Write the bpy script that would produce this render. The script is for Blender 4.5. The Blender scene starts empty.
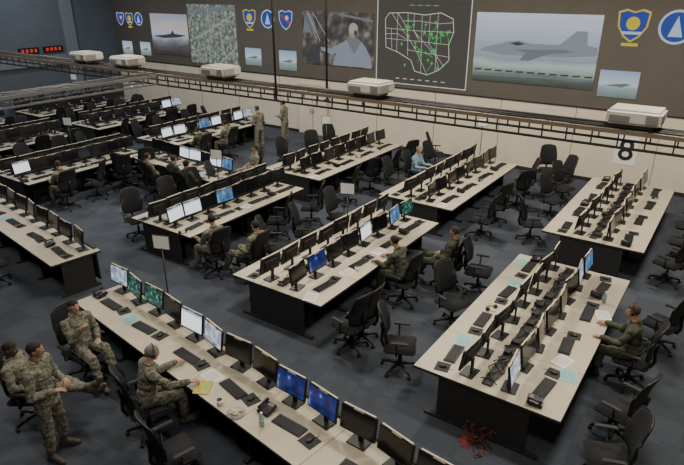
import bpy, bmesh, math, random
import numpy as np
from mathutils import Vector, Matrix, Euler, noise
R = random.Random(7)
COL = bpy.context.scene.collection
rad = math.radians

# ------------------------------------------------------------------ materials
def newmat(name):
    m = bpy.data.materials.new(name); m.use_nodes = True
    nt = m.node_tree
    return m, nt, nt.nodes['Principled BSDF']

def mat(name, col, rough=.6, metal=0., var=0., scale=8., bump=0., emit=None, es=1.):
    m, nt, b = newmat(name)
    b.inputs['Base Color'].default_value = (*col, 1)
    b.inputs['Roughness'].default_value = rough
    b.inputs['Metallic'].default_value = metal
    if emit:
        b.inputs['Emission Color'].default_value = (*emit, 1)
        b.inputs['Emission Strength'].default_value = es
    if var or bump:
        tc = nt.nodes.new('ShaderNodeTexCoord')
        n = nt.nodes.new('ShaderNodeTexNoise'); n.inputs['Scale'].default_value = scale
        n.inputs['Detail'].default_value = 5
        nt.links.new(tc.outputs['Object'], n.inputs['Vector'])
        if var:
            r = nt.nodes.new('ShaderNodeValToRGB')
            r.color_ramp.elements[0].position = .3; r.color_ramp.elements[1].position = .7
            r.color_ramp.elements[0].color = (*[c*(1-var) for c in col], 1)
            r.color_ramp.elements[1].color = (*[min(1, c*(1+var)) for c in col], 1)
            nt.links.new(n.outputs['Fac'], r.inputs['Fac'])
            nt.links.new(r.outputs['Color'], b.inputs['Base Color'])
        if bump:
            bp = nt.nodes.new('ShaderNodeBump'); bp.inputs['Strength'].default_value = bump
            nt.links.new(n.outputs['Fac'], bp.inputs['Height'])
            nt.links.new(bp.outputs['Normal'], b.inputs['Normal'])
    return m

def ramp_mat(name, stops, kind='noise', scale=10., emit=0., rough=.8, detail=4, axis=2, mixnoise=0., lo=0, hi=1, interp='LINEAR', stretch=None):
    m, nt, b = newmat(name)
    tc = nt.nodes.new('ShaderNodeTexCoord')
    n = nt.nodes.new('ShaderNodeTexNoise'); n.inputs['Scale'].default_value = scale
    n.inputs['Detail'].default_value = detail
    if stretch:
        mp = nt.nodes.new('ShaderNodeMapping'); mp.inputs['Scale'].default_value = stretch
        nt.links.new(tc.outputs['Object'], mp.inputs['Vector']); nt.links.new(mp.outputs['Vector'], n.inputs['Vector'])
    else:
        nt.links.new(tc.outputs['Object'], n.inputs['Vector'])
    r = nt.nodes.new('ShaderNodeValToRGB'); r.color_ramp.interpolation = interp
    e = r.color_ramp.elements
    while len(e) < len(stops): e.new(.5)
    for el, (p, c) in zip(e, stops): el.position = p; el.color = (*c, 1)
    if kind == 'noise':
        nt.links.new(n.outputs['Fac'], r.inputs['Fac'])
    elif kind == 'voronoi':
        v = nt.nodes.new('ShaderNodeTexVoronoi'); v.inputs['Scale'].default_value = scale
        nt.links.new(tc.outputs['Object'], v.inputs['Vector'])
        sp = nt.nodes.new('ShaderNodeSeparateColor'); nt.links.new(v.outputs['Color'], sp.inputs[0])
        nt.links.new(sp.outputs[0], r.inputs['Fac'])
    else:
        s = nt.nodes.new('ShaderNodeSeparateXYZ'); nt.links.new(tc.outputs['Object'], s.inputs[0])
        mr = nt.nodes.new('ShaderNodeMapRange')
        mr.inputs[1].default_value = lo; mr.inputs[2].default_value = hi
        nt.links.new(s.outputs[axis], mr.inputs[0])
        ma = nt.nodes.new('ShaderNodeMath'); ma.operation = 'MULTIPLY_ADD'
        nt.links.new(n.outputs['Fac'], ma.inputs[0]); ma.inputs[1].default_value = mixnoise
        ad = nt.nodes.new('ShaderNodeMath'); ad.operation = 'SUBTRACT'
        nt.links.new(mr.outputs[0], ad.inputs[0]); ad.inputs[1].default_value = mixnoise*.5
        nt.links.new(ad.outputs[0], ma.inputs[2])
        nt.links.new(ma.outputs[0], r.inputs['Fac'])
    if emit:
        b.inputs['Base Color'].default_value = (.01, .01, .01, 1)
        nt.links.new(r.outputs['Color'], b.inputs['Emission Color'])
        b.inputs['Emission Strength'].default_value = emit
    else:
        nt.links.new(r.outputs['Color'], b.inputs['Base Color'])
    b.inputs['Roughness'].default_value = rough
    return m

def carpet():
    m, nt, b = newmat('carpet_blue_grey')
    tc = nt.nodes.new('ShaderNodeTexCoord')
    ch = nt.nodes.new('ShaderNodeTexChecker'); ch.inputs['Scale'].default_value = 1.64
    ch.inputs['Color1'].default_value = (.064, .076, .100, 1); ch.inputs['Color2'].default_value = (.078, .093, .120, 1)
    nt.links.new(tc.outputs['Object'], ch.inputs['Vector'])
    n = nt.nodes.new('ShaderNodeTexNoise'); n.inputs['Scale'].default_value = 40; n.inputs['Detail'].default_value = 6
    nt.links.new(tc.outputs['Object'], n.inputs['Vector'])
    mx = nt.nodes.new('ShaderNodeMix'); mx.data_type = 'RGBA'; mx.blend_type = 'MULTIPLY'; mx.inputs[0].default_value = .75
    nt.links.new(ch.outputs['Color'], mx.inputs[6]); nt.links.new(n.outputs['Fac'], mx.inputs[7])
    nt.links.new(mx.outputs[2], b.inputs['Base Color'])
    b.inputs['Roughness'].default_value = .95
    return m

M_carpet = carpet()
M_cream = mat('laminate_cream', (.50, .44, .33), .45, var=.06, scale=3)
M_edge = mat('desk_edge_dark', (.03, .028, .027), .5)
M_base = mat('desk_base_charcoal', (.022, .021, .022), .6)
M_black = mat('black_plastic', (.010, .010, .011), .4)
M_black2 = mat('black_plastic_matte', (.016, .016, .017), .65)
M_mesh = mat('chair_mesh_fabric', (.011, .011, .013), .9, var=.3, scale=120, bump=.3)
M_metal = mat('dark_metal', (.08, .08, .08), .4, .8)
M_screen = mat('screen_off', (.008, .009, .012), .15)
M_label_lit = mat('label_and_lit_edge', (.60, .53, .40), .5)  # cream for paper labels and for overhead light painted on monitor tops
M_key = mat('key_caps', (.018, .018, .02), .5)
M_paper = mat('paper_white', (.75, .73, .68), .8)
M_cyan = mat('paper_cyan', (.30, .55, .55), .8)
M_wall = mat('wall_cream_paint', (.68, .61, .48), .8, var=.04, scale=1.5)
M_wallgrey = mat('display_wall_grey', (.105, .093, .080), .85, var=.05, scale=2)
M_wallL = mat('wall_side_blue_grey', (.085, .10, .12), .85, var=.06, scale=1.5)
M_ceil = mat('ceiling_dark', (.05, .05, .05), .9)
M_rack = mat('rack_tan_metal', (.20, .155, .11), .5, .3)
M_rackd = mat('rack_dark_metal', (.05, .045, .04), .5, .5)
M_duct = mat('duct_grey', (.16, .165, .17), .5, .3)
M_proj = mat('projector_white', (.50, .48, .43), .4)
M_vent = mat('projector_vent', (.15, .15, .15), .6)
M_lens = mat('lens_glass', (.01, .01, .02), .05)
M_redc = mat('cable_red', (.30, .03, .03), .5)
M_blkc = mat('cable_black', (.01, .01, .01), .5)
M_white = mat('sign_white', (.8, .8, .78), .6)
M_dark = mat('sign_black', (.015, .015, .015), .6)
M_lamp = mat('lamp_diffuser', (.8, .8, .75), .5, emit=(1, .93, .8), es=2)

S_white = ramp_mat('screen_document', [(0, (.35, .5, .8)), (.12, (.85, .92, 1)), (.86, (.9, .95, 1)), (1, (.2, .35, .7))], 'grad', 40, 1.25, mixnoise=.25, lo=.15, hi=.45, rough=.2)
S_blue = ramp_mat('screen_blue_desktop', [(.3, (.03, .08, .22)), (.5, (.10, .25, .45)), (.7, (.45, .62, .78))], 'noise', 6, .9, rough=.2)
S_deep = ramp_mat('screen_deep_blue', [(.35, (.005, .01, .10)), (.58, (.015, .045, .32)), (.66, (.3, .4, .75))], 'noise', 6, .7, rough=.2, detail=1)
S_green = ramp_mat('screen_green_chart', [(.40, (.004, .02, .02)), (.52, (.02, .14, .10)), (.58, (.03, .2, .2)), (.68, (.4, .55, .45))], 'noise', 14, .7, rough=.2)
S_grey = ramp_mat('screen_windows', [(0, (.25, .32, .42)), (.4, (.5, .6, .72)), (.7, (.8, .86, .92)), (1, (.12, .2, .4))], 'voronoi', 13, .8, rough=.2)
SK = {'w': S_white, 'b': S_blue, 'd': S_deep, 'g': S_green, 'y': S_grey, 'o': M_screen}

# ------------------------------------------------------------------ mesh builder
class MB:
    def __init__(s): s.v = []; s.f = []; s.m = []; s.s = []; s.mats = []
    def mi(s, mt):
        if mt not in s.mats: s.mats.append(mt)
        return s.mats.index(mt)
    def raw(s, vs, fs, mt, smooth=False):
        o = len(s.v); i = s.mi(mt)
        s.v += [tuple(v) for v in vs]
        for f in fs: s.f.append(tuple(o+k for k in f)); s.m.append(i); s.s.append(smooth)
    def bm(s, bm, mt, smooth=False):
        bm.verts.ensure_lookup_table(); bm.verts.index_update()
        s.raw([v.co.copy() for v in bm.verts], [[v.index for v in f.verts] for f in bm.faces], mt, smooth); bm.free()
    def box(s, c, d, mt, bev=0., seg=1, rot=None, smooth=False):
        Mx = Matrix.Translation(c) @ (rot.to_matrix().to_4x4() if rot else Matrix.Identity(4))
        if bev == 0:
            vs = [Mx @ Vector((x*d[0]/2, y*d[1]/2, z*d[2]/2)) for x in (-1, 1) for y in (-1, 1) for z in (-1, 1)]
            s.raw(vs, [(0, 1, 3, 2), (4, 6, 7, 5), (0, 4, 5, 1), (2, 3, 7, 6), (0, 2, 6, 4), (1, 5, 7, 3)], mt, smooth); return
        b = bmesh.new(); bmesh.ops.create_cube(b, size=1)
        for v in b.verts: v.co = Vector((v.co.x*d[0], v.co.y*d[1], v.co.z*d[2]))
        bmesh.ops.bevel(b, geom=list(b.edges), offset=bev, segments=seg, affect='EDGES')
        b.transform(Mx); s.bm(b, mt, smooth)
    def cyl(s, p1, p2, r1, mt, r2=None, seg=12, smooth=True):
        s.tube([p1, p2], [r1, r1 if r2 is None else r2], mt, seg, smooth)
    def tube(s, pts, r, mt, seg=6, smooth=True):
        pts = [Vector(p) for p in pts]
        rs = r if isinstance(r, (list, tuple)) else [r]*len(pts)
        vs = []; fs = []; n = len(pts)
        for i, p in enumerate(pts):
            d = (pts[min(i+1, n-1)]-pts[max(i-1, 0)]).normalized()
            a = d.cross(Vector((0, 0, 1)))
            if a.length < .05: a = d.cross(Vector((1, 0, 0)))
            a.normalize(); b2 = d.cross(a)
            for k in range(seg):
                t = 2*math.pi*k/seg
                vs.append(p+(a*math.cos(t)+b2*math.sin(t))*rs[i])
        for i in range(n-1):
            for k in range(seg):
                fs.append((i*seg+k, i*seg+(k+1) % seg, (i+1)*seg+(k+1) % seg, (i+1)*seg+k))
        fs.append(tuple(reversed(range(seg)))); fs.append(tuple((n-1)*seg+k for k in range(seg)))
        s.raw(vs, fs, mt, smooth)
    def ell(s, c, r, mt, sub=2, rot=None):
        b = bmesh.new(); bmesh.ops.create_icosphere(b, subdivisions=sub, radius=1)
        q = rot if rot is not None else Matrix.Identity(3)
        for v in b.verts: v.co = q @ Vector((v.co.x*r[0], v.co.y*r[1], v.co.z*r[2])) + Vector(c)
        s.bm(b, mt, True)
    def build(s, name):
        me = bpy.data.meshes.new(name); me.from_pydata(s.v, [], s.f)
        for mt in s.mats: me.materials.append(mt)
        me.polygons.foreach_set('material_index', s.m); me.polygons.foreach_set('use_smooth', s.s)
        me.update(); return me

def put(me, name, loc=(0, 0, 0), yaw=0., parent=None):
    o = bpy.data.objects.new(name, me); COL.objects.link(o)
    o.location = loc; o.rotation_euler = (0, 0, yaw)
    if parent: o.parent = parent
    return o

# ------------------------------------------------------------------ room shell
XL, XR, YB, YW, ZC = -27., 4.5, -4., 18.8, 7.6
def slab(name, lo, hi, mt):
    b = MB(); c = [(a+d)/2 for a, d in zip(lo, hi)]; d = [d-a for a, d in zip(lo, hi)]
    b.box((0, 0, 0), d, mt); return put(b.build(name), name, c)
slab('floor', (XL, YB, -.2), (XR, YW, 0), M_carpet)
slab('ceiling', (XL, YB, ZC), (XR, YW, ZC+.2), M_ceil)
b = MB()
b.box(((XL+XR)/2, YW+.1, 1.135), (XR-XL, .2, 2.27), M_wall)
b.box(((XL+XR)/2, YW+.1, (2.27+ZC)/2), (XR-XL, .2, ZC-2.27), M_wallgrey)
put(b.build('wall_front'), 'wall_front')
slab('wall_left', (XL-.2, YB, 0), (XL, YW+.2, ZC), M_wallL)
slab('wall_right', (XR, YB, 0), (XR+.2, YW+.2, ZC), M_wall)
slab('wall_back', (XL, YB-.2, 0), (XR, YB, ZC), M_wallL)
slab('baseboard_front', (XL, YW-.02, 0), (XR, YW, .12), M_base)
slab('baseboard_left', (XL, YB, 0), (XL+.02, YW-.02, .12), M_base)
slab('trim_display', (XL, YW-.03, 2.25), (XR, YW, 2.29), M_rackd)
b = MB()
for x in np.arange(XL+1.2, XR, 2.4): b.box((x, YW-.004, 1.2), (.012, .008, 2.1), M_rackd)
put(b.build('trim_joints'), 'trim_joints')

b = MB()
b.box((0, 0, 1.02), (1.5, .08, 2.04), M_cream, .01)
b.box((-.37, -.05, 1.0), (.68, .03, 1.9), M_wall, .008)
b.box((.37, -.05, 1.0), (.68, .03, 1.9), M_wall, .008)
for s in (-1, 1): b.cyl((s*.07, -.1, .9), (s*.07, -.1, 1.1), .012, M_metal)
put(b.build('door_1'), 'door_1', (-14.4, YW-.06, 0))

# ------------------------------------------------------------------ projected displays
def display(name, x0, x1, z0, z1, mt, frame=None):
    b = MB(); w = x1-x0; h = z1-z0
    b.box((0, 0, 0), (w, .02, h), mt)
    if frame:
        for s in (-1, 1):
            b.box((s*w/2, -.012, 0), (.03, .012, h+.03), frame)
            b.box((0, -.012, s*h/2), (w+.03, .012, .03), frame)
    return b, ((x0+x1)/2, YW-.011, (z0+z1)/2), w, h
def E(name, c, s=1.): return mat(name, (.01, .01, .01), .9, emit=c, es=s)
D_sky = ramp_mat('video_sky', [(0, (.05, .06, .05)), (.10, (.10, .14, .12)), (.2, (.36, .42, .36)), (.28, (.48, .58, .58)), (.36, (.30, .38, .40)), (.60, (.42, .50, .60)), (.75, (.52, .60, .70)), (1, (.66, .72, .80))], 'grad', 1.6, .8, mixnoise=.22, lo=-1.05, hi=1.05, stretch=(.4, 1, 2.2))
D_small = ramp_mat('video_small', [(0, (.15, .22, .2)), (.35, (.3, .42, .42)), (.5, (.6, .68, .75)), (1, (.3, .45, .65))], 'grad', 2, .8, mixnoise=.2, lo=-.38, hi=.38)
D_sun = ramp_mat('video_sunset', [(0, (.04, .03, .03)), (.22, (.10, .09, .10)), (.38, (.25, .25, .30)), (.5, (.5, .55, .66)), (.7, (.60, .52, .50)), (1, (.35, .38, .5))], 'grad', 1.5, .8, mixnoise=.35, lo=-.9, hi=.9, stretch=(.6, 1, 2))
D_sat = ramp_mat('video_aerial', [(.30, (.06, .09, .07)), (.46, (.14, .19, .15)), (.54, (.24, .27, .24)), (.64, (.38, .40, .37)), (.75, (.6, .6, .56))], 'noise', 6., .75, detail=14)
D_cock = ramp_mat('video_cockpit', [(.3, (.02, .018, .015)), (.5, (.09, .08, .075)), (.62, (.24, .22, .20)), (.75, (.5, .48, .45))], 'noise', 2.4, .6, detail=10)
D_map = E('video_map_black', (.05, .046, .042), 1.)
G_white = E('graphic_white', (.65, .65, .6), .9); G_green = E('graphic_green', (.05, .7, .12), .8)
G_grey = E('graphic_grey', (.17, .19, .22), .8); G_grey2 = E('graphic_grey_blue', (.25, .29, .34), .8)
G_dark = E('graphic_dark', (.06, .06, .075), .6); G_fig = E('graphic_figure', (.42, .38, .34), .8); G_skin = E('graphic_skin', (.40, .26, .18), .8)
G_road = E('graphic_road', (.36, .35, .32), .8)
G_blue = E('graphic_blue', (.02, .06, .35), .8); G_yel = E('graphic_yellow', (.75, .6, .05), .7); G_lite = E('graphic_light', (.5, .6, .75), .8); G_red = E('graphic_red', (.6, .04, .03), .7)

def poly(b, pts, mt, y=-.014):
    b.raw([(p[0], y, p[1]) for p in pts], [tuple(range(len(pts)))], mt)
def line(b, pts, w, mt, y=-.014):
    for (x0, z0), (x1, z1) in zip(pts[:-1], pts[1:]):
        dx, dz = x1-x0, z1-z0; L = math.hypot(dx, dz) or 1; nx, nz = -dz/L*w/2, dx/L*w/2
        b.raw([(x0+nx, y, z0+nz), (x1+nx, y, z1+nz), (x1-nx, y, z1-nz), (x0-nx, y, z0-nz)], [(0, 3, 2, 1)], mt)

b, c, w, h = display('d', -7.7, -3.85, 2.8, 4.92, D_sky)
poly(b, [(-1.75, -.10), (-1.55, .02), (-1.2, .10), (-.8, .22), (-.45, .26), (-.1, .18), (.6, .18), (.8, .20), (1.25, .60), (1.55, .60), (1.6, .2), (1.9, .16), (1.9, -.08), (1.0, -.16), (-.9, -.2)], G_grey2)
poly(b, [(-.75, .16), (-.5, .22), (-.25, .16), (-.5, .1)], G_dark, -.017)
poly(b, [(-.6, -.02), (.9, .06), (1.3, .0), (.5, -.10), (-.1, -.34), (-.4, -.34), (-.2, -.1)], G_grey, -.016)
for k in range(11): line(b, [(-1.85+k*.35, -.70), (-1.62+k*.35, -.69)], .05, G_dark)
line(b, [(-1.9, -.86), (1.9, -.78)], .05, G_grey)
put(b.build('projected_video'), 'projected_video', c)
b, c, w, h = display('m', -11.45, -7.9, 2.43, 5.3, D_map, G_white)
out = [(-1.45, .75), (-1.3, .95), (-.6, .98), (.1, .92), (.7, 1.0), (1.15, .82), (1.2, .4), (1.05, .0), (1.1, -.5), (.75, -.85), (.3, -1.05), (-.2, -.95), (-.35, -.6), (-.9, -.35), (-1.4, -.2), (-1.45, .75)]
line(b, out, .022, G_white)
for q in ([(-.95, .97), (-.95, -.33)], [(-1.45, .45), (-.3, .4), (1.2, .4)], [(-.55, .98), (-.5, -.45)], [(-1.42, .1), (0, .05), (1.05, .0)], [(0, .92), (.05, -.98)], [(.6, .98), (.6, -.9)], [(-.5, -.25), (1.1, -.4)], [(-1.2, .95), (-.2, -.2), (.3, -1.05)], [(-.3, .4), (.6, -.4), (.75, -.85)],
          [(-1.45, .25), (-.95, .28), (-.55, .1)], [(-1.2, .45), (-1.15, -.25)], [(-.75, .7), (-.1, .72), (.6, .65), (1.15, .7)], [(-.3, .95), (-.3, .4), (-.05, .05)], [(.3, .95), (.3, .0), (.9, -.7)], [(-.95, .97), (-.55, .45), (-.5, -.25)]):
    line(b, q, .012, G_white)
for i in range(34):
    x = R.gauss(.25, .5); z = R.gauss(.1, .5)
    if abs(x) > 1.1 or abs(z) > .85: continue
    line(b, [(x-.05, z), (x+.05, z)], .025, G_green, -.017); line(b, [(x, z-.06), (x, z+.06)], .025, G_green, -.017)
    if i % 2 == 0: line(b, [(x, z), (x+R.uniform(-.3, .3), z-R.uniform(.1, .4))], .014, G_green, -.016)
for i in range(7): line(b, [(-.95+i*.3, -1.25), (-.8+i*.3, -1.25)], .025, G_white)
for i in range(4): line(b, [(-.5+i*.3, 1.22), (-.3+i*.3, 1.22)], .02, G_green)
put(b.build('projected_map'), 'projected_map', c)
b, c, w, h = display('k', -14.9, -11.6, 2.84, 4.8, D_cock)
poly(b, [(-.2, -.95), (.0, -.45), (.35, -.05), (.6, .12), (.95, .1), (1.3, -.2), (1.55, -.6), (1.6, -.95)], G_grey2)
poly(b, [(.35, -.05), (-.3, -.35), (-.75, -.3), (-.75, -.42), (-.25, -.55), (.3, -.4)], G_grey2, -.015)
def ring(cx, cz, rx, rz, n=18): return [(cx+rx*math.cos(2*math.pi*i/n), cz+rz*math.sin(2*math.pi*i/n)) for i in range(n)]
poly(b, ring(.72, .32, .17, .24), G_skin, -.016); poly(b, ring(.76, .42, .2, .2), G_fig, -.017); poly(b, ring(.86, .27, .07, .1), G_dark, -.018)
poly(b, [(.45, .0), (.6, .12), (.95, .1), (1.1, -.05), (.8, -.5)], G_grey, -.0155)
poly(b, [(-1.6, .2), (-1.5, .9), (-1.1, .9), (-.95, .2)], G_grey); poly(b, [(-1.5, -.9), (-1.2, -.2), (-.8, -.3), (-.8, -.9)], G_dark)
for k in range(5): line(b, [(-1.5+k*.13, .95), (-1.0+k*.22, -.1)], .03, G_fig if k % 2 else G_dark, -.017)
line(b, [(-.6, .95), (-.35, .0)], .06, G_dark, -.018); line(b, [(.1, .9), (1.6, .7)], .07, G_grey, -.015)
put(b.build('projected_photo'), 'projected_photo', c)
b, c, w, h = display('s', -21.45, -18.5, 2.45, 4.95, D_sat)
line(b, [(-1.45, -.3), (-.3, .1), (1.45, .9)], .06, G_road); line(b, [(-.6, -1.2), (-.1, .1), (-.2, 1.2)], .05, G_road); line(b, [(.3, -1.2), (1.4, -.5)], .05, G_road); line(b, [(-1.45, .95), (1.45, 1.12)], .16, G_grey, -.013)
line(b, [(-1.4, -.8), (-.4, -.55), (.4, -.9)], .04, G_road); line(b, [(.4, .45), (.75, -.8)], .04, G_road)
for i in range(14):
    x = R.uniform(-1.3, 1.2); z = R.uniform(-1., .8); a = R.uniform(.06, .14); poly(b, [(x, z), (x+a, z+.02), (x+a, z+a*.7), (x, z+a*.6)], (G_road, G_fig, G_dark)[i % 3], -.016)
put(b.build('projected_aerial_photo'), 'projected_aerial_photo', c)
b, c, w, h = display('j', -24.1, -21.55, 2.66, 4.5, D_sun)
poly(b, [(-1.2, -.08), (-.3, .0), (.1, .06), (.25, .22), (.35, .06), (1.2, .02), (.5, -.1), (-.4, -.16)], G_dark)
put(b.build('projected_video'), 'projected_video', c)
for (x0, x1, z0, z1) in ((-26.5, -25.75, 2.52, 3.15), (-25.1, -24.35, 2.55, 3.17), (-18.05, -17.15, 2.57, 3.27), (-16.15, -15.25, 2.5, 3.27), (-3.7, -2.62, 2.65, 3.42)):
    b, c, w, h = display('t', x0, x1, z0, z1, D_small)
    poly(b, [(-w*.35, -.05), (-w*.1, .0), (w*.15, .04), (w*.35, .02), (w*.1, -.08)], G_grey)
    put(b.build('projected_thumbnail'), 'projected_thumbnail', c)

def emblem(x, z, s, kind):
    b = MB()
    def sh(k): return [(-.5*k, .42*k), (-.25*k, .5*k), (0, .42*k), (.25*k, .5*k), (.5*k, .42*k), (.46*k, -.05*k), (.25*k, -.38*k), (0, -.55*k), (-.25*k, -.38*k), (-.46*k, -.05*k)]
    def ci(k, a=1): return [(.5*k*math.cos(t*math.pi/12), .5*k*a*math.sin(t*math.pi/12)) for t in range(24)]
    if kind == 0:
        poly(b, sh(s), G_yel, -.002); poly(b, sh(s*.88), G_blue, -.004); poly(b, [(p[0], p[1]+.05*s) for p in ci(s*.42)], G_yel, -.006)
        line(b, [(-.3*s, -.25*s), (.3*s, -.25*s)], .09*s, G_lite, -.006)
        line(b, [(-.26*s, -.62*s), (.26*s, -.62*s)], .10*s, G_yel, -.006)
    elif kind == 1:
        poly(b, ci(s), G_lite, -.002); poly(b, ci(s*.86), G_blue, -.004); poly(b, [(-.2*s, -.28*s), (0, .32*s), (.2*s, -.28*s)], G_lite, -.006)
    else:
        poly(b, sh(s), G_lite, -.002); poly(b, sh(s*.88), G_blue, -.004); line(b, [(-.3*s, .25*s), (.28*s, -.2*s)], .12*s, G_red, -.006); poly(b, [(p[0]+.1*s, p[1]+.1*s) for p in ci(s*.25)], G_lite, -.008)
    put(b.build('wall_emblem'), 'wall_emblem', (x, YW-.002, z))
for a in ((-3.06, 4.68, .85, 0), (-1.96, 4.66, .9, 1), (-17.7, 4.45, .72, 0), (-16.7, 4.45, .72, 1), (-15.75, 4.45, .72, 2), (-26.4, 4.2, .6, 2), (-25.7, 4.2, .6, 0), (-25.0, 4.22, .6, 1)): emblem(*a)

b = MB(); b.box((0, 0, 0), (.62, .012, .86), M_white, .004); pl = put(b.build('wall_number_sign'), 'wall_number_sign', (-2.6, YW-.008, 1.12))
cu = bpy.data.curves.new('number_eight', 'FONT'); cu.body = '8'; cu.size = .90; cu.extrude = .005; cu.align_x = 'CENTER'; cu.align_y = 'CENTER'; cu.offset = .010
cu.materials.append(M_dark)
o = bpy.data.objects.new('number_eight', cu); COL.objects.link(o); o.parent = pl; o.location = (0, -.012, .0); o.rotation_euler = (rad(90), 0, 0)

M_led = mat('led_red', (.02, 0, 0), .5, emit=(1, .06, .03), es=2)
for y in (14.2, 15.35):
    b = MB(); b.box((0, 0, 0), (.08, .95, .26), M_black, .01)
    for i in range(4):
        yy = -.3+i*.2
        for (dy, dz, a, c2) in ((0, .05, .06, .012), (0, -.05, .06, .012), (-.035, .025, .012, .04), (.035, .025, .012, .04), (.035, -.025, .012, .04), (-.035, -.025, .012, .04)):
            b.box((.043, yy+dy, dz), (.008, a, c2), M_led)
    put(b.build('led_clock'), 'led_clock', (XL+.04, y, 3.0))
b = MB(); b.box((0, 0, 0), (.1, 2.2, .3), M_duct, .01)
for k in range(6): b.box((.055, -.9+k*.36, 0), (.02, .3, .2), M_rackd)
put(b.build('wall_vent'), 'wall_vent', (XL+.05, 11, 3.9))
b = MB(); b.box((0, 0, 1.05), (.08, 1.1, 2.1), M_duct, .01); b.box((.05, 0, 1.05), (.02, .95, 1.98), M_wallL, .005); b.cyl((.09, .38, .95), (.09, .38, 1.1), .012, M_metal)
put(b.build('door_2'), 'door_2', (XL+.05, 17.3, 0))
M_pil = mat('pilaster_grey', (.14, .16, .18), .8)
slab('trim_pilaster', (XL, 15.9, 0), (XL+.25, 16.5, ZC), M_pil)
slab('trim_band', (XL, YB, 2.3), (XL+.12, 15.9, 2.75), M_pil)

# ------------------------------------------------------------------ cable tray
def truss(L, name, loc, yaw, wide=.5, deep=.22, m1=M_rack, m2=M_rackd):
    b = MB()
    for s in (-1, 1):
        b.box((0, s*wide/2, 0), (L, .035, .06), m1)
    b.box((0, -wide/2, -deep), (L, .03, .035), m2); b.box((0, wide/2, -deep), (L, .03, .035), m2)
    n = int(L/.35)
    for i in range(n+1):
        x = -L/2+i*L/n
        b.box((x, 0, -.01), (.03, wide, .025), m1)
        for s in (-1, 1): b.box((x, s*wide/2, -deep/2), (.02, .02, deep), m2)
    for k in range(4):
        b.tube([(-L/2+j*L/40, -.14+k*.09+R.uniform(-.02, .02), .02+R.uniform(0, .015)) for j in range(41)], .016, M_blkc, 5)
    return put(b.build(name), name, loc, yaw)
truss(24, 'cable_tray', (-8.4, 9.0, 3.82), 0)
truss(6.2, 'cable_tray', (-11.3, 5.5, 3.82), rad(90), .45, .18, M_duct, M_duct)
for (x, y, z0) in ((-7.6, 8.70, 3.6), (-6.8, 9.30, 3.6), (-11.58, 5.3, 3.6), (-19.6, 9.3, 3.6), (.5, 9.3, 3.6), (-11.58, 2.7, 3.6)):
    b = MB(); b.cyl((0, 0, 0), (0, 0, ZC-z0), .022, M_rackd, seg=10); b.box((0, 0, .02), (.08, .08, .03), M_rackd); b.cyl((0, 0, ZC-z0-.03), (0, 0, ZC-z0), .07, M_rackd)
    put(b.build('hanger_rod'), 'hanger_rod', (x, y, z0))

b = MB()
b.box((0, 0, .16), (.70, .56, .20), M_proj, .035, 3, smooth=False)
b.box((0, 0, .03), (.5, .4, .05), M_metal)
b.cyl((-.18, .27, .16), (-.18, .37, .16), .07, M_black, .08, 16); b.cyl((-.18, .365, .16), (-.18, .375, .16), .06, M_lens, seg=16)
for k in range(7): b.box((.24, -.282, .09+k*.02), (.16, .006, .009), M_vent); b.box((.352, -.1, .09+k*.02), (.006, .3, .009), M_vent)
b.box((-.17, -.282, .14), (.26, .006, .09), M_vent); b.box((.0, -.1, .263), (.3, .2, .008), M_proj, .003)
projm = b.build('projector')
for x in (-1.2, -5.6, -9.4, -12.6, -14.3):
    put(projm, 'ceiling_projector', (x, 9.0, 3.87), 0)

# ------------------------------------------------------------------ furniture meshes (front = local +X)
def monitor_mesh(scr, top_strip=True):
    b = MB(); t = Euler((0, -rad(9), 0))
    b.box((0, 0, .315), (.03, .50, .335), M_black, .008, 1, t)
    b.box((-.022, 0, .30), (.03, .32, .2), M_black2, .012, 1, t)
    n = t.to_matrix() @ Vector((.0165, 0, 0))
    b.box((n.x, 0, .32+n.z), (.003, .455, .28), scr, 0, 1, t)
    if top_strip:
        u = t.to_matrix() @ Vector((0.0, 0, .170))
        b.box((u.x, 0, .315+u.z), (.022, .44, .006), M_label_lit, 0, 1, t)  # full-width pale strip: label plus painted light catching the top edge
        u = t.to_matrix() @ Vector((.0165, 0, .156)); b.box((u.x, 0, .315+u.z), (.004, .14, .014), M_label_lit, 0, 1, t)
    b.box((-.05, 0, .13), (.025, .07, .24), M_black2, .006, 1)
    b.box((-.035, 0, .24), (.04, .06, .05), M_black2)
    b.box((-.02, 0, .01), (.20, .26, .02), M_black, .008, 1)
    return b.build('computer_monitor')
MON = {k: monitor_mesh(v) for k, v in SK.items()}
b = MB(); b.box((0, 0, .012), (.17, .46, .02), M_black, .006)
for r in range(5):
    for k in range(15): b.box((-.055+r*.027, -.2+k*.0285, .026), (.021, .023, .008), M_key)
KEYB = b.build('keyboard')
b = MB(); b.box((0, 0, .002), (.2, .22, .004), M_black2, .001); b.ell((0, 0, .016), (.055, .031, .02), M_black, 2); b.box((-.03, 0, .033), (.02, .006, .008), M_metal)
b.tube([(-.05, 0, .015), (-.08, .01, .008), (-.11, .03, .006), (-.15, .0, .006)], .003, M_blkc, 5)
MOUSE = b.build('computer_mouse')
b = MB(); b.box((0, 0, .04), (.2, .19, .05), M_black, .012, 2, Euler((0, rad(12), 0))); b.box((-.05, .03, .078), (.05, .09, .01), M_vent, 0, 1, Euler((0, rad(12), 0)))
for i in range(4):
    for j in range(3): b.box((-.005+i*.022, .01+j*.026, .066-i*.004), (.014, .018, .01), M_metal)
b.tube([(-.09, -.065, .10), (-.06, -.065, .115), (.04, -.065, .095), (.08, -.065, .075)], [.024, .015, .015, .024], M_black, 8)
PHONE = b.build('desk_phone')
def arc(r, a0, a1, n, f): return [f(r*math.cos(a0+(a1-a0)*i/n), r*math.sin(a0+(a1-a0)*i/n)) for i in range(n+1)]
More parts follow.
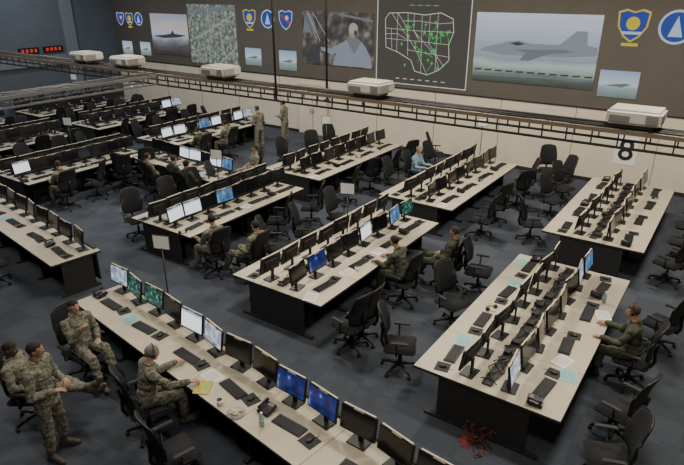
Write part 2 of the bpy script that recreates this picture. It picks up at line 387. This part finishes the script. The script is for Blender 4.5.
b = MB(); b.tube(arc(.09, 0, math.pi, 10, lambda p, q: (q, p, .02)), .008, M_black, 6)
for s in (-1, 1): b.cyl((0, s*.09-.02*s, .035), (0, s*.09+.015*s, .035), .033, M_black2, seg=12)
b.tube([(0, .08, .02), (-.06, .05, .012), (-.1, .0, .01)], .004, M_black, 5)
HEADSET = b.build('headset')
b = MB()
b.tube([(0, 0, 0), (0, 0, .09)], [.037, .042], M_white, 16); b.tube(arc(.028, -math.pi/2, math.pi/2, 8, lambda p, q: (0, .04+p, .045+q)), .006, M_white, 6); b.cyl((0, 0, .086), (0, 0, .091), .036, M_dark, seg=16)
MUG = b.build('coffee_mug')
M_water = mat('water_bottle_plastic', (.35, .45, .5), .15)
b = MB(); b.tube([(0, 0, 0), (0, 0, .01), (0, 0, .14), (0, 0, .17), (0, 0, .19)], [.03, .033, .033, .014, .014], M_water, 12); b.cyl((0, 0, .188), (0, 0, .205), .016, M_white); b.cyl((0, 0, .06), (0, 0, .11), .0335, M_cyan)
BOTTLE = b.build('water_bottle')
def sheet(name, mt, w=.21, l=.29):
    b = MB()
    for k in range(3): b.box((R.uniform(-.01, .01), R.uniform(-.01, .01), .001+k*.0015), (w, l, .001), mt, 0, 1, Euler((0, 0, R.uniform(-.1, .1))))
    for k in range(9): b.box((-.08+k*.02, 0, .0056), (.004, .2, .0004), M_vent)
    return b.build(name)
PAPER = sheet('paper_sheets', M_paper); CYAN = sheet('folder_cyan', M_cyan)

# chair, front = +X
b = MB()
def grid_panel(b, f, nu, nv, th, mt):
    vs = []; fs = []
    for side in (0, 1):
        for i in range(nu+1):
            for j in range(nv+1):
                p = Vector(f(i/nu, j/nv)); p.x -= th*side; vs.append(p)
    N = (nu+1)*(nv+1); g = lambda s, i, j: s*N+i*(nv+1)+j
    for i in range(nu):
        for j in range(nv):
            fs.append((g(0, i, j), g(0, i+1, j), g(0, i+1, j+1), g(0, i, j+1))); fs.append((g(1, i, j), g(1, i, j+1), g(1, i+1, j+1), g(1, i+1, j)))
    for i in range(nu): fs.append((g(0, i, 0), g(1, i, 0), g(1, i+1, 0), g(0, i+1, 0))); fs.append((g(0, i, nv), g(0, i+1, nv), g(1, i+1, nv), g(1, i, nv)))
    for j in range(nv): fs.append((g(0, 0, j), g(0, 0, j+1), g(1, 0, j+1), g(1, 0, j))); fs.append((g(0, nu, j), g(1, nu, j), g(1, nu, j+1), g(0, nu, j+1)))
    b.raw(vs, fs, mt, True)
def backf(u, v):
    y = (u-.5)*2; w = .25*(1-.28*max(0, v-.6)**1.3*2.0)*(1-.25*max(0, .2-v)*2)
    z = .58+.60*v - .04*abs(y)**3*(1 if v > .5 else -1)
    x = -.235-.12*v+.05*y*y+.035*math.sin(v*3.1)
    return (x, y*w, z)
grid_panel(b, backf, 10, 10, .025, M_mesh)
rim = [backf(u, 0) for u in np.linspace(0, 1, 7)]+[backf(1, v) for v in np.linspace(.1, 1, 8)]+[backf(u, 1) for u in np.linspace(.9, 0, 7)]+[backf(0, v) for v in np.linspace(.9, 0, 8)]
b.tube([(p[0]-.012, p[1], p[2]) for p in rim], .014, M_black, 6)
b.box((.0, 0, .465), (.50, .50, .075), M_mesh, .03, 3, smooth=True)
b.box((-.0, 0, .42), (.36, .34, .03), M_black2, .01)
b.tube([(-.12, 0, .41), (-.26, 0, .42), (-.30, 0, .52), (-.285, 0, .70), (-.32, 0, .85)], [.03, .03, .028, .026, .02], M_black, 8)
for s in (-1, 1):
    b.tube([(-.05, s*.2, .42), (-.04, s*.29, .44), (-.04, s*.30, .66)], .016, M_black, 8)
    b.box((.0, s*.30, .675), (.27, .075, .03), M_black2, .012, 2)
b.cyl((0, 0, .1), (0, 0, .28), .03, M_black, seg=12); b.cyl((0, 0, .26), (0, 0, .42), .018, M_metal, seg=10)
for k in range(5):
    a = k*2*math.pi/5+.3; ca, sa = math.cos(a), math.sin(a)
    b.tube([(0, 0, .125), (ca*.17, sa*.17, .11), (ca*.30, sa*.30, .075)], [.035, .024, .018], M_black, 6)
    for q in (-.014, .014): b.cyl((ca*.3-sa*q-sa*.008, sa*.3+ca*q+ca*.008, .028), (ca*.3-sa*q+sa*.008, sa*.3+ca*q-ca*.008, .028), .028, M_black2, seg=10)
    b.cyl((ca*.3, sa*.3, .03), (ca*.3, sa*.3, .08), .008, M_metal, seg=6)
CHAIR = b.build('office_chair')
def chair(x, y, yaw): return put(CHAIR, 'office_chair', (x, y, 0), yaw)

def desk_mesh(L, w, double):
    b = MB(); n = max(2, round(L/1.12)); sp = L/n
    for i in range(n):
        yc = -L/2+sp*(i+.5)
        b.box((0, yc, .735), (w-.006, sp-.005, .03), M_cream, .004)
    b.box((0, 0, .715), (w, L, .014), M_edge)
    for s in (-1, 1): b.box((s*(w/2-.005), 0, .733), (.012, L, .03), M_edge); b.box((0, s*(L/2-.005), .733), (w, .012, .03), M_edge)
    for i in range(n+1):
        yc = min(max(-L/2+sp*i, -L/2+.04), L/2-.04)
        b.box((0, yc, .355), (w*.62, .035, .70), M_base); b.box((0, yc, .02), (w*.8, .07, .04), M_base)
    rr = random.Random(int(L*100))
    if double:
        b.box((0, 0, .42), (.3, L-.1, .5), M_base, .01)
        b.box((0, 0, .765), (.14, L-.3, .03), M_base, .005)
        for k in range(5):
            b.tube([(rr.uniform(-.13, .13), -L/2+.2+j*(L-.4)/26, .76+rr.uniform(0, .05)) for j in range(27)], .008, M_blkc, 5)
        for k in range(int(L*1.6)):
            b.box((rr.uniform(-.1, .1), rr.uniform(-L/2+.3, L/2-.3), .80), (rr.uniform(.08, .16), rr.uniform(.1, .22), rr.uniform(.04, .07)), M_black2, .006)
    else:
        b.box((-w/2+.08, 0, .4), (.03, L-.1, .6), M_base)
        b.box((-w/2+.05, 0, .765), (.06, L-.3, .03), M_base, .005)
    for i in range(n*(2 if double else 1)):
        s = 1 if i % 2 or not double else -1
        b.box((s*w*.2 if double else -.15, -L/2+sp*((i//(2 if double else 1))+.3), .24), (.4 if not double else .3, .17, .4), M_black2, .01)
    return b.build('workstation_desk')

def station(cx, cy, L, w, yaw, double, lit={}, skip=(), seats=4, perseat=2, seed=1, sign=False, chairs=True, sep=.31):
    r = random.Random(seed)
    put(desk_mesh(L, w, double), 'workstation_desk', (cx, cy, 0), yaw)
    c, s_ = math.cos(yaw), math.sin(yaw)
    T = lambda x, y, z=0: (cx+c*x-s_*y, cy+s_*x+c*y, z)
    for s in ((1, -1) if double else (1,)):
        fy = yaw+(0 if s > 0 else math.pi)
        sp = L/seats; ms = sp/perseat
        xm = s*sep if double else -w/2+.26
        for k in range(seats):
            yc = -L/2+sp*(k+.5)
            for q in range(perseat):
                idx = k*perseat+q
                ym = yc+(q-(perseat-1)/2)*min(ms, .55)
                kind = lit.get((s, idx), 'o')
                put(MON[kind], 'computer_monitor', T(xm+r.uniform(-.02, .02), ym, .75), fy+r.uniform(-.06, .06)+s*(.08 if q == 0 else -.08))
            xe = xm+s*.32
            put(KEYB, 'keyboard', T(xe+s*r.uniform(0, .05), yc+r.uniform(-.04, .04), .75), fy+r.uniform(-.1, .1))
            put(MOUSE, 'computer_mouse', T(xe+s*r.uniform(0, .05), yc+.37*s, .75), fy+r.uniform(-.2, .2))
            t = r.random()
            if t < .45: put(PHONE, 'desk_phone', T(xe+s*.02, yc-.40*s, .75), fy+r.uniform(-.2, .2))
            elif t < .6: put(HEADSET, 'headset', T(xe+s*.05, yc-.4*s, .75), fy+r.uniform(-1, 1))
            elif t < .8: put(PAPER, 'paper_sheets', T(xe+s*.06, yc-.40*s, .75), fy+r.uniform(-.4, .4))
            elif t < .88: put(CYAN, 'paper_folder', T(xe+s*.06, yc-.40*s, .75), fy+r.uniform(-.4, .4))
            if chairs and (s, k) not in skip and r.random() < .92:
                X = s*(w/2+.42+r.uniform(0, .2)); p = T(X, yc+r.uniform(-.15, .15))
                chair(p[0], p[1], fy+math.pi+r.uniform(-.6, .6))
    if sign:
        b = MB(); b.cyl((0, 0, 0), (0, 0, 1.12), .011, M_metal, seg=8); b.box((0, 0, .01), (.10, .10, .02), M_black); b.box((0, 0, 1.21), (.28, .012, .22), M_white, .004)
        b.box((0, 0, 1.21), (.30, .008, .24), M_metal)
        p = T(0 if double else -w/2+.06, sign if sign is not True else 0.05, .78 if double else .78)
        put(b.build('row_sign'), 'row_sign', p, rad(20))

station(-2.0, 8.4, 4.5, 2.05, 0, True, {(1, 0): 'y', (1, 6): 'y', (1, 7): 'b'}, seed=3, chairs=False)
station(-2.0, 14.45, 4.7, 2.05, 0, True, {}, {(-1, 0), (-1, 1)}, seed=4)
station(-6.1, 8.95, 4.5, 2.05, 0, True, {(1, 1): 'd', (1, 4): 'w', (1, 6): 'b', (1, 7): 'g'}, {(1, 2), (1, 3), (-1, 0), (1, 1)}, seed=5, sign=True)
station(-6.2, 14.45, 4.7, 2.05, 0, True, {(-1, 2): 'w'}, {(-1, 2)}, seed=6, sign=1.8)
station(-10.1, 9.4, 3.95, 2.0, 0, True, {(1, 0): 'w', (1, 1): 'w', (1, 3): 'b'}, {(1, 0), (1, 1)}, seed=8, sign=-.1)
station(-10.2, 14.5, 4.7, 2.05, 0, True, {}, set(), seed=9, sign=-.6)
station(-16.4, 9.3, 3.9, 2.0, 0, True, {(1, 0): 'w'}, {(1, 0)}, seed=10, sign=True)
station(-16.4, 14.65, 4.6, 2.0, 0, True, {(1, 0): 'w', (1, 1): 'w', (1, 3): 'b', (1, 4): 'w', (1, 6): 'w', (1, 7): 'y'}, {(1, 0), (1, 1), (1, 2), (1, 3)}, seed=11)
station(-20.6, 9.3, 4.0, 2.0, 0, True, {}, set(), seed=12, sign=True)
station(-20.6, 14.65, 4.6, 2.0, 0, True, {(1, 6): 'w', (1, 7): 'y'}, set(), seed=13, sign=True)
station(-24.6, 9.3, 4.0, 2.0, 0, True, {}, set(), seed=14)
station(-24.6, 14.65, 4.6, 2.0, 0, True, {}, set(), seed=15, sign=True)
station(-13.35, 11.0, 3.9, 1.0, rad(-95), False, {(1, 3): 'w', (1, 4): 'w', (1, 6): 'w', (1, 7): 'b'}, {(1, 1), (1, 2), (1, 3)}, seed=16)
YA = rad(-97.5)
station(-4.22, 4.355, 8.75, 1.0, YA, False,
        {(1, 0): 'y', (1, 1): 'g', (1, 2): 'g', (1, 4): 'w', (1, 5): 'y', (1, 8): 'd', (1, 9): 'd'},
        {(1, k) for k in range(9)}, seats=8, seed=17, sign=-2.9)
station(-13.63, 5.91, 7.0, 1.0, YA, False, {}, set(), seats=6, seed=18)
for a in ((-4.75, 3.28, 75), (-3.75, 3.1, 110), (-2.7, 2.95, 60),
          (-3.62, 6.85, 25), (-3.5, 8.55, -20), (-3.6, 10.0, 10), (-3.55, 13.1, 30),
          (-.45, 7.2, 165), (-.4, 6.2, 200), (-.3, 9.9, 160), (-4.6, 6.9, 170),
          (-3.9, 16.9, -130), (-4.5, 17.7, -60), (-8.2, 17.4, 20), (-.1, 17.6, 250)): chair(a[0], a[1], rad(a[2]))
put(MUG, 'coffee_mug', (-4.66, 3.98, .75)); put(BOTTLE, 'water_bottle', (-1.2, 9.55, .75)); put(MUG, 'coffee_mug', (-5.3, 8.15, .75), 1); put(BOTTLE, 'water_bottle', (-3.96, 4.0, .75))
put(CYAN, 'paper_folder', (-1.15, 7.15, .75), .2); put(CYAN, 'paper_folder', (-2.88, 10.3, .75), .1); put(PAPER, 'paper_sheets', (-1.12, 9.1, .75), .4)
M_mag = ramp_mat('magazine_cover', [(.3, (.5, .1, .05)), (.5, (.6, .5, .1)), (.7, (.1, .4, .2))], 'noise', 25, 0)
b = MB(); b.box((0, 0, .006), (.21, .28, .012), M_mag, .002); put(b.build('magazine'), 'magazine', (-5.1, 4.1, .75), .5)
M_sn = ramp_mat('snack', [(.3, (.5, .25, .1)), (.6, (.7, .6, .4))], 'noise', 60, 0)
b = MB(); b.tube([(0, 0, 0), (0, 0, .012)], [.09, .12], M_white, 20)
for i in range(9): b.ell((R.uniform(-.06, .06), R.uniform(-.06, .06), .03), (.03, .022, .018), M_sn, 1)
put(b.build('snack_plate'), 'snack_plate', (-4.38, 3.98, .75))
b = MB()
for k in range(9):
    x, y = R.uniform(-.3, .3), .12; pts = []
    for i in range(26):
        pts.append((x, y, max(.008, .22*(1-i/4)))); x += R.uniform(-.09, .09)-x*.12; y += R.uniform(-.09, .08)-(y+.05)*.14 if i > 3 else -.02
    b.tube(pts, .005, M_redc if k % 2 else M_blkc, 5)
put(b.build('network_cables'), 'network_cables', (-1.95, 6.0, 0))

# ------------------------------------------------------------------ people
ICO = None
def ico():
    global ICO
    if ICO is None:
        t = bmesh.new(); bmesh.ops.create_icosphere(t, subdivisions=2, radius=1); ICO = [v.co.copy() for v in t.verts]; t.free()
    return ICO
def hull(b, items, mt):
    t = bmesh.new()
    for c, r, q in items:
        if not isinstance(r, (tuple, list)): r = (r, r, r)
        for v in ico():
            w = Vector((v.x*r[0], v.y*r[1], v.z*r[2]))
            if q is not None: w = q @ w
            t.verts.new(w+Vector(c))
    res = bmesh.ops.convex_hull(t, input=list(t.verts))
    bmesh.ops.delete(t, geom=[e for e in res['geom_interior'] if isinstance(e, bmesh.types.BMVert)], context='VERTS')
    bmesh.ops.recalc_face_normals(t, faces=list(t.faces))
    b.bm(t, mt)

def camo(name, cols, sc=26):
    return ramp_mat(name, [(.36, cols[0]), (.46, cols[1]), (.54, cols[2]), (.62, cols[3])], 'noise', sc, 0, .9, 2, interp='CONSTANT')
C_abu = camo('camouflage_uniform', [(.085, .085, .065), (.15, .145, .11), (.22, .205, .155), (.12, .12, .10)])
C_acu = camo('camouflage_uniform_tan', [(.10, .10, .075), (.18, .165, .12), (.25, .225, .17), (.13, .14, .11)])
C_flt = mat('flight_suit_green', (.055, .06, .036), .85, var=.25, scale=14, bump=.2)
C_shirt = mat('shirt_blue_grey', (.18, .28, .36), .85, var=.15, scale=12, bump=.2)
C_pants = mat('trousers_dark', (.03, .035, .05), .85, var=.2, scale=12)
C_boot = mat('boots_sage', (.085, .075, .055), .7, var=.2, scale=20)
C_bootb = mat('boots_black', (.012, .012, .012), .5)
SKINS = [mat('skin_light', (.46, .26, .18), .55, var=.06, scale=30), mat('skin_tan', (.36, .20, .13), .55, var=.06, scale=30), mat('skin_brown', (.14, .075, .045), .55, var=.06, scale=30)]
HAIRS = [mat('hair_dark', (.012, .009, .007), .8, var=.4, scale=80, bump=.4), mat('hair_brown', (.05, .03, .018), .8, var=.4, scale=80, bump=.4), mat('hair_grey', (.16, .145, .13), .8, var=.3, scale=80, bump=.4)]
M_eyew = mat('eye_white', (.55, .52, .50), .3); M_eyed = mat('eye_iris', (.02, .012, .008), .2); M_lip = mat('lips', (.26, .10, .08), .5)

def V(*a): return Vector(a)
def person(name, x, y, yaw, pose, top=C_abu, bot=None, boot=C_boot, skin=0, hair=0, vox=.014, headset=False, scale=1.):
    bot = bot or top; sk = SKINS[skin]; hr = HAIRS[hair]
    pz = pose.get('pz', .93); lean = pose.get('lean', 0); roll = pose.get('roll', 0)
    P = V(pose.get('px', 0), 0, pz)
    q = (Matrix.Rotation(roll, 3, 'X') @ Matrix.Rotation(lean, 3, 'Y'))
    U = q @ V(0, 0, 1); F = q @ V(1, 0, 0)
    b = MB(); dm = M_black; segs = []
    W0 = P+U*.0; W1 = P+U*.17; W2 = P+U*.33+F*.005; SH = P+U*.455; NB = P+U*.50
    hull(b, [(W0, (.125, .175, .11), q), (W1, (.115, .155, .08), q)], dm)
    hull(b, [(W1, (.118, .155, .08), q), (W2, (.13, .175, .10), q)], dm)
    # blouse hem over the hips
    hull(b, [(W1-U*.02, (.122, .165, .03), q), (P-U*(.10 if pz > .8 else .01), (.14, .19, .02), q)], dm)
    hull(b, [(W2, (.13, .175, .10), q), (SH+q @ V(-.01, .13, -.01), (.075, .065, .058), q), (SH+q @ V(-.01, -.13, -.01), (.075, .065, .058), q), (NB, .05, q)], dm)
    segs += [(W0, W1, .15, top), (W1, SH, .16, top)]
    tw = pose.get('hyaw', 0); hp = pose.get('hpitch', 0)
    hq = Matrix.Rotation(tw, 3, 'Z') @ Matrix.Rotation(hp+lean*.4, 3, 'Y')
    HC = NB+U*.055+hq @ V(.025, 0, .125)
    hull(b, [(NB-U*.03, .056, None), (HC+hq @ V(-.02, 0, -.06), .050, None)], dm)
    segs.append((NB+U*.02, HC+hq @ V(-.02, 0, -.07), .055, sk))
    hull(b, [(HC+hq @ V(-.008, 0, .025), (.10, .078, .092), hq)], dm)
    hull(b, [(HC+hq @ V(.02, 0, .01), (.07, .068, .08), hq), (HC+hq @ V(.055, 0, -.085), (.03, .036, .024), hq)], dm)
    hull(b, [(HC+hq @ V(.088, 0, .012), .011, None), (HC+hq @ V(.103, 0, -.022), .012, None), (HC+hq @ V(.085, 0, -.03), .017, None)], dm)
    for s in (-1, 1): hull(b, [(HC+hq @ V(-.005, s*.078, -.002), (.02, .012, .032), hq)], dm)
    segs.append((HC, HC+hq @ V(.02, 0, -.03), .09, 'head'))
    hands = []
    for s, sd in ((1, 'L'), (-1, 'R')):
        ua, fa = pose['arm'+sd]; ua = V(ua[0], ua[1]*s, ua[2]).normalized(); fa = V(fa[0], fa[1]*s, fa[2]).normalized()
        S = SH+q @ V(-.005, s*.185, -.02); E_ = S+ua*.285; Wr = E_+fa*.25
        hull(b, [(S, .072, None), (E_, .057, None)], dm); hull(b, [(E_, .058, None), (Wr-fa*.02, .043, None)], dm)
        hull(b, [(Wr-fa*.04, .047, None), (Wr-fa*.015, .046, None)], dm)
        segs += [(S, E_, .062, top), (E_, Wr-fa*.005, .05, top)]
        hd = V(*pose['hand'+sd]) if 'hand'+sd in pose else fa+V(0, 0, -.15)
        hd.normalize()
        pn = V(0, 0, -1) if abs(hd.z) < .8 else V(0, -s, 0)
        sidev = hd.cross(pn).normalized(); pn = sidev.cross(hd).normalized()
        thumb = sidev if sidev.y*(-s) > 0 or abs(sidev.y) < .3 and sidev.x*1 > 0 else -sidev
        hull(b, [(Wr, .026, None), (Wr+hd*.045+sidev*.022, .017, None), (Wr+hd*.045-sidev*.022, .017, None), (Wr+hd*.085+sidev*.028, .012, None), (Wr+hd*.085-sidev*.028, .012, None)], dm)
        segs.append((Wr+hd*.02, Wr+hd*.10, .035, sk)); hands.append((Wr, hd, pn, sidev, thumb))
        th, sn, ft = pose['leg'+sd]; th = V(th[0], th[1]*s, th[2]).normalized(); sn = V(sn[0], sn[1]*s, sn[2]).normalized()
        H = P+q @ V(0, s*.09, 0) - V(0, 0, .02); K = H+th*.43; A = K+sn*.41
        hull(b, [(H, .102, None), (K, .078, None)], dm)
        hull(b, [(K, .077, None), (K+sn*.14-sn.cross(V(0, 1, 0)).normalized()*(-.012), .072, None)], dm); hull(b, [(K+sn*.14, .073, None), (A-sn*.13, .066, None)], dm); hull(b, [(A-sn*.12, .05, None), (A, .045, None)], dm)
        segs += [(H, K, .085, bot), (K, A-sn*.15, .068, bot), (A-sn*.10, A, .047, boot)]
        fd = V(ft[0], ft[1]*s, ft[2]).normalized(); fu = (V(0, 0, 1)-fd*fd.z)
        if fu.length < .2 or pose.get('footperp'): fu = -(sn-fd*sn.dot(fd))
        fu.normalize()
        hull(b, [(A-fd*.045-fu*.045, .042, None), (A+fd*.05-fu*.02, .04, None), (A-fd*.01, .045, None), (A+fd*.17-fu*.055, .034, None)], dm)
        hull(b, [(A-fd*.05-fu*.078, .016, None), (A+fd*.19-fu*.078, .014, None), (A+fd*.12-fu*.078+fd.cross(fu)*.028, .014, None), (A+fd*.12-fu*.078-fd.cross(fu)*.028, .014, None)], dm)
        segs.append((A-fd*.03-fu*.04, A+fd*.17-fu*.05, .045, boot))
    tmp = put(b.build('tmp'), 'tmp')
    md = tmp.modifiers.new('r', 'REMESH'); md.mode = 'VOXEL'; md.voxel_size = vox
    sm = tmp.modifiers.new('s', 'SMOOTH'); sm.factor = .5; sm.iterations = 2
    dg = bpy.context.evaluated_depsgraph_get(); dg.update()
    me = bpy.data.meshes.new_from_object(tmp.evaluated_get(dg))
    bpy.data.objects.remove(tmp)
    n = len(me.vertices); co = np.empty(n*3); me.vertices.foreach_get('co', co); co = co.reshape(-1, 3)
    nf = len(me.polygons); fc = np.empty(nf*3); me.polygons.foreach_get('center', fc); fc = fc.reshape(-1, 3)
    best = np.full(nf, 1e9); which = np.zeros(nf, int)
    for i, (a, c, r, m_) in enumerate(segs):
        a = np.array(a); c = np.array(c); d = c-a; L = d@d
        t = np.clip(((fc-a)@d)/L, 0, 1) if L > 0 else np.zeros(nf)
        ds = np.linalg.norm(fc-(a+t[:, None]*d), axis=1)-r
        k = ds < best; best[k] = ds[k]; which[k] = i
    out = MB()
    for m_ in [top, bot, boot, sk, hr]: out.mi(m_)
    hinv = np.array(hq.transposed()); hl = (fc-np.array(HC))@hinv.T
    mi = np.zeros(nf, int)
    for i, (a, c, r, m_) in enumerate(segs):
        k = which == i
        if m_ == 'head':
            mi[k] = out.mi(sk)
        else: mi[k] = out.mi(m_)
    nb = np.array(NB); un = np.array(U)
    rel = fc-nb; up = rel@un; rr = np.linalg.norm(rel-up[:, None]*un, axis=1)
    neck = (up > .035) & (rr < .10) & (np.linalg.norm(fc-np.array(HC), axis=1) < .24)
    mi[neck] = out.mi(sk)
    near = np.linalg.norm(fc-np.array(HC), axis=1) < .16
    hm = near & (((hl[:, 2] > .052) & (hl[:, 0] < .075)) | ((hl[:, 0] < -.012) & (hl[:, 2] > -.045) & (np.abs(hl[:, 1]) < .083)) | ((hl[:, 2] > .02) & (hl[:, 0] < .03)) | (hl[:, 2] > .085))
    mi[hm] = out.mi(hr)
    cv = co.copy(); hcn = np.array(HC)
    wr = [np.array(h[0]) for h in hands]
    for j in range(n):
        p = co[j]
        if np.linalg.norm(p-hcn) < .19 or min(np.linalg.norm(p-w_) for w_ in wr) < .10: continue
        dsp = noise.noise(Vector((p[0]*10, p[1]*10, p[2]*18)))*.016+noise.noise(Vector((p[0]*22, p[1]*22, p[2]*34)))*.006
        if p[2] < .14: dsp *= .3
        cv[j] += np.array(me.vertices[j].normal)*dsp
    fl = [tuple(p.vertices) for p in me.polygons]
    out.v += [tuple(p) for p in cv]; out.f += fl; out.m += [int(i) for i in mi]; out.s += [True]*nf
    bpy.data.meshes.remove(me)
    for Wr, hd, pn, sv, tb in hands:
        for k, (off, ln) in enumerate(((.031, .070), (.011, .080), (-.010, .075), (-.030, .058))):
            sg = 1 if (tb-sv).length < .1 else -1
            p0 = Wr+hd*.078+sv*off*sg; pts = [p0]; a = .15
            for j, fr in enumerate((.12, .42, .28, .18)):
                d = hd*math.cos(a)+pn*math.sin(a); p0 = p0+d*ln*fr*1.1; pts.append(p0); a += .30
            out.tube(pts, [.0095, .0095, .009, .008, .0055], sk, 7)
        p0 = Wr+hd*.025+tb*.02; d1 = (hd*.6+tb*.75+pn*.25).normalized(); d2 = (hd*.9+tb*.35+pn*.35).normalized()
        out.tube([p0, p0+d1*.035, p0+d1*.035+d2*.03, p0+d1*.035+d2*.052], [.014, .0115, .0105, .007], sk, 7)
    for s in (-1, 1):
        out.ell(HC+hq @ V(.080, s*.030, .006), (.009, .012, .006), M_eyew, 2, hq)
        out.ell(HC+hq @ V(.087, s*.030, .006), (.003, .005, .005), M_eyed, 1, hq)
        out.ell(HC+hq @ V(.086, s*.033, .024), (.006, .018, .004), hr, 1, hq)
    out.ell(HC+hq @ V(.087, 0, -.056), (.006, .022, .005), M_lip, 1, hq)
    if headset:
        pts = [HC+hq @ V(-.01, math.cos(t)*.092, .02+math.sin(t)*.105) for t in np.linspace(0, math.pi, 12)]
        out.tube(pts, .007, M_black, 6)
        for s in (-1, 1): out.ell(HC+hq @ V(-.005, s*.092, 0), (.034, .014, .036), M_black, 1, hq)
        out.tube([HC+hq @ V(0, .095, -.01), HC+hq @ V(.07, .085, -.05), HC+hq @ V(.11, .04, -.06)], .004, M_black, 5)
    out.tube([NB+q @ V(.062*math.cos(t)+.0, .070*math.sin(t), .028-.02*math.cos(t)) for t in np.linspace(.35, 2*math.pi-.35, 14)], .014, top, 6)
    o = put(out.build(name), name, (x, y, 0), yaw); o.scale = (scale,)*3
    return o

LS = ((1, .12, -.05), (.03, .0, -1), (1, .12, 0))
SIT = dict(pz=.585, lean=.08, hpitch=.15, armL=((.45, .12, -.88), (1, -.15, .12)), armR=((.45, .12, -.88), (1, -.15, .12)), legL=LS, legR=LS)
def P_(base, **k): d = dict(base); d.update(k); return d
LAP = dict(armL=((.25, .25, -.9), (.9, -.55, -.15)), armR=((.25, .25, -.9), (.9, -.55, -.15)))
SITR = P_(SIT, lean=-.3, hpitch=.25, legL=((1, .15, -.02), (.45, 0, -.9), (1, .1, .0)), legR=((1, .15, -.02), (.30, 0, -.95), (1, .1, .0)), **LAP)
STD = dict(pz=.945, lean=.02, hpitch=.1, armL=((.12, .28, -1), (.85, -.6, .1)), armR=((.12, .28, -1), (.85, -.6, .05)),
           legL=((.03, .12, -1), (-.04, .02, -1), (1, .25, 0)), legR=((.0, .1, -1), (-.03, .02, -1), (1, .25, 0)))
def sit(name, x, y, yaw, pose=SIT, ch=True, **k):
    o = person(name, x, y, yaw, pose, **k)
    if ch: chair(x-.02*math.cos(yaw), y-.02*math.sin(yaw), yaw)
    return o
NR = .012
person('standing_airman', -6.42, 2.70, rad(30), P_(STD, lean=-.06, hyaw=.3), skin=1, hair=0, vox=NR)
sit('seated_airman', -7.24, 2.90, rad(36), P_(SITR, lean=-.4, hpitch=.4, legL=((1, .05, .05), (.9, 0, -.45), (.6, .1, .8)), legR=((1, .0, .16), (.95, -.2, -.12), (.45, .0, .9)), footperp=True), skin=2, hair=0, vox=NR)
sit('seated_airman', -7.58, 3.90, rad(2), P_(SITR, lean=-.15, hpitch=.15, armR=((.5, .05, -.8), (.5, -.4, .9)), legL=((1, .0, .15), (.55, -.1, -.8), (1, 0, -.2))), skin=0, hair=0, vox=NR)
sit('seated_airman', -5.75, 3.66, rad(68), P_(SIT, lean=.18, hpitch=.2, armL=((.6, .1, -.75), (1, .1, .1)), armR=((.65, .2, -.7), (1, .3, .1))), skin=0, hair=2, vox=NR, headset=True)
sit('seated_airman', -.55, 8.55, rad(180), P_(SIT, lean=.1, armL=((.5, .1, -.85), (1, -.1, .05)), armR=((.6, .15, -.8), (1, .1, .05))), top=C_flt, boot=C_bootb, skin=0, hair=1, vox=NR, headset=True)
sit('seated_airman', -4.64, 8.75, rad(175), P_(SIT, lean=.3, pz=.61), top=C_flt, boot=C_bootb, skin=1, hair=0, vox=.015)
sit('seated_airman', -4.25, 9.85, rad(190), SITR, top=C_flt, boot=C_bootb, skin=0, hair=1, vox=.015)
sit('seated_airman', -8.5, 7.55, rad(172), P_(SIT, lean=-.05), skin=1, hair=0, vox=.015)
sit('seated_airman', -7.7, 7.85, rad(185), SITR, top=C_acu, skin=0, hair=0, vox=.015)
sit('seated_analyst', -7.65, 14.9, rad(0), SIT, top=C_shirt, bot=C_pants, boot=C_bootb, skin=0, hair=2, vox=.018)
person('standing_soldier', -14.35, 15.4, rad(175), P_(STD, hyaw=.2), top=C_acu, skin=0, hair=1, vox=.018)
person('standing_soldier', -14.3, 16.8, rad(195), STD, top=C_acu, skin=1, hair=0, vox=.018)
sit('seated_airman', -12.75, 10.05, rad(88), SIT, top=C_flt, boot=C_bootb, skin=0, hair=1, vox=.018)
sit('seated_airman', -12.05, 9.9, rad(95), SIT, top=C_flt, boot=C_bootb, skin=1, hair=0, vox=.018)
sit('seated_airman', -13.6, 10.05, rad(80), SITR, top=C_acu, skin=0, hair=1, vox=.018)
sit('seated_soldier', -11.75, 12.2, rad(240), SITR, top=C_acu, skin=1, hair=0, vox=.018)
sit('seated_airman', -14.8, 8.0, rad(178), SIT, top=C_acu, skin=0, hair=1, vox=.018)
sit('seated_soldier', -14.8, 13.0, rad(180), SIT, top=C_flt, boot=C_bootb, skin=0, hair=1, vox=.018)
sit('seated_soldier', -14.75, 14.2, rad(185), SIT, top=C_acu, skin=0, hair=0, vox=.018)

# ------------------------------------------------------------------ lights
b = MB(); b.box((0, 0, 0), (1.3, .7, .06), M_white, .01); b.box((0, 0, -.032), (1.2, .6, .006), M_lamp)
LM = b.build('ceiling_light')
def lamp(x, y, p, col=(1, .93, .82)):
    o = put(LM, 'ceiling_light', (x, y, ZC-.03))
    l = bpy.data.lights.new('panel_lamp', 'AREA'); l.shape = 'RECTANGLE'; l.size = 1.2; l.size_y = .6; l.energy = p; l.color = col
    lo = bpy.data.objects.new('panel_lamp', l); COL.objects.link(lo); lo.parent = o; lo.location = (0, 0, -.06)
for x, k in ((-24, .5), (-18, .7), (-12, .95), (-6, 1.1), (-.5, 1.15)):
    for y, j in ((2, .6), (8, .95), (14, 1.4)):
        lamp(x, y, 235*k*j, (1, .92, .79) if x > -15 else (.9, .94, 1))
w = bpy.data.worlds.new('dim_room'); w.use_nodes = True
w.node_tree.nodes['Background'].inputs[0].default_value = (.5, .55, .65, 1); w.node_tree.nodes['Background'].inputs[1].default_value = .03
bpy.context.scene.world = w

# ------------------------------------------------------------------ camera
cd = bpy.data.cameras.new('camera'); cam = bpy.data.objects.new('camera', cd); COL.objects.link(cam)
cam.location = (0, 0, 5.7); cam.rotation_euler = (rad(90-23.2), 0, rad(34.7)); cd.lens = 576/684*36; cd.sensor_width = 36; cd.clip_end = 200
bpy.context.scene.camera = cam
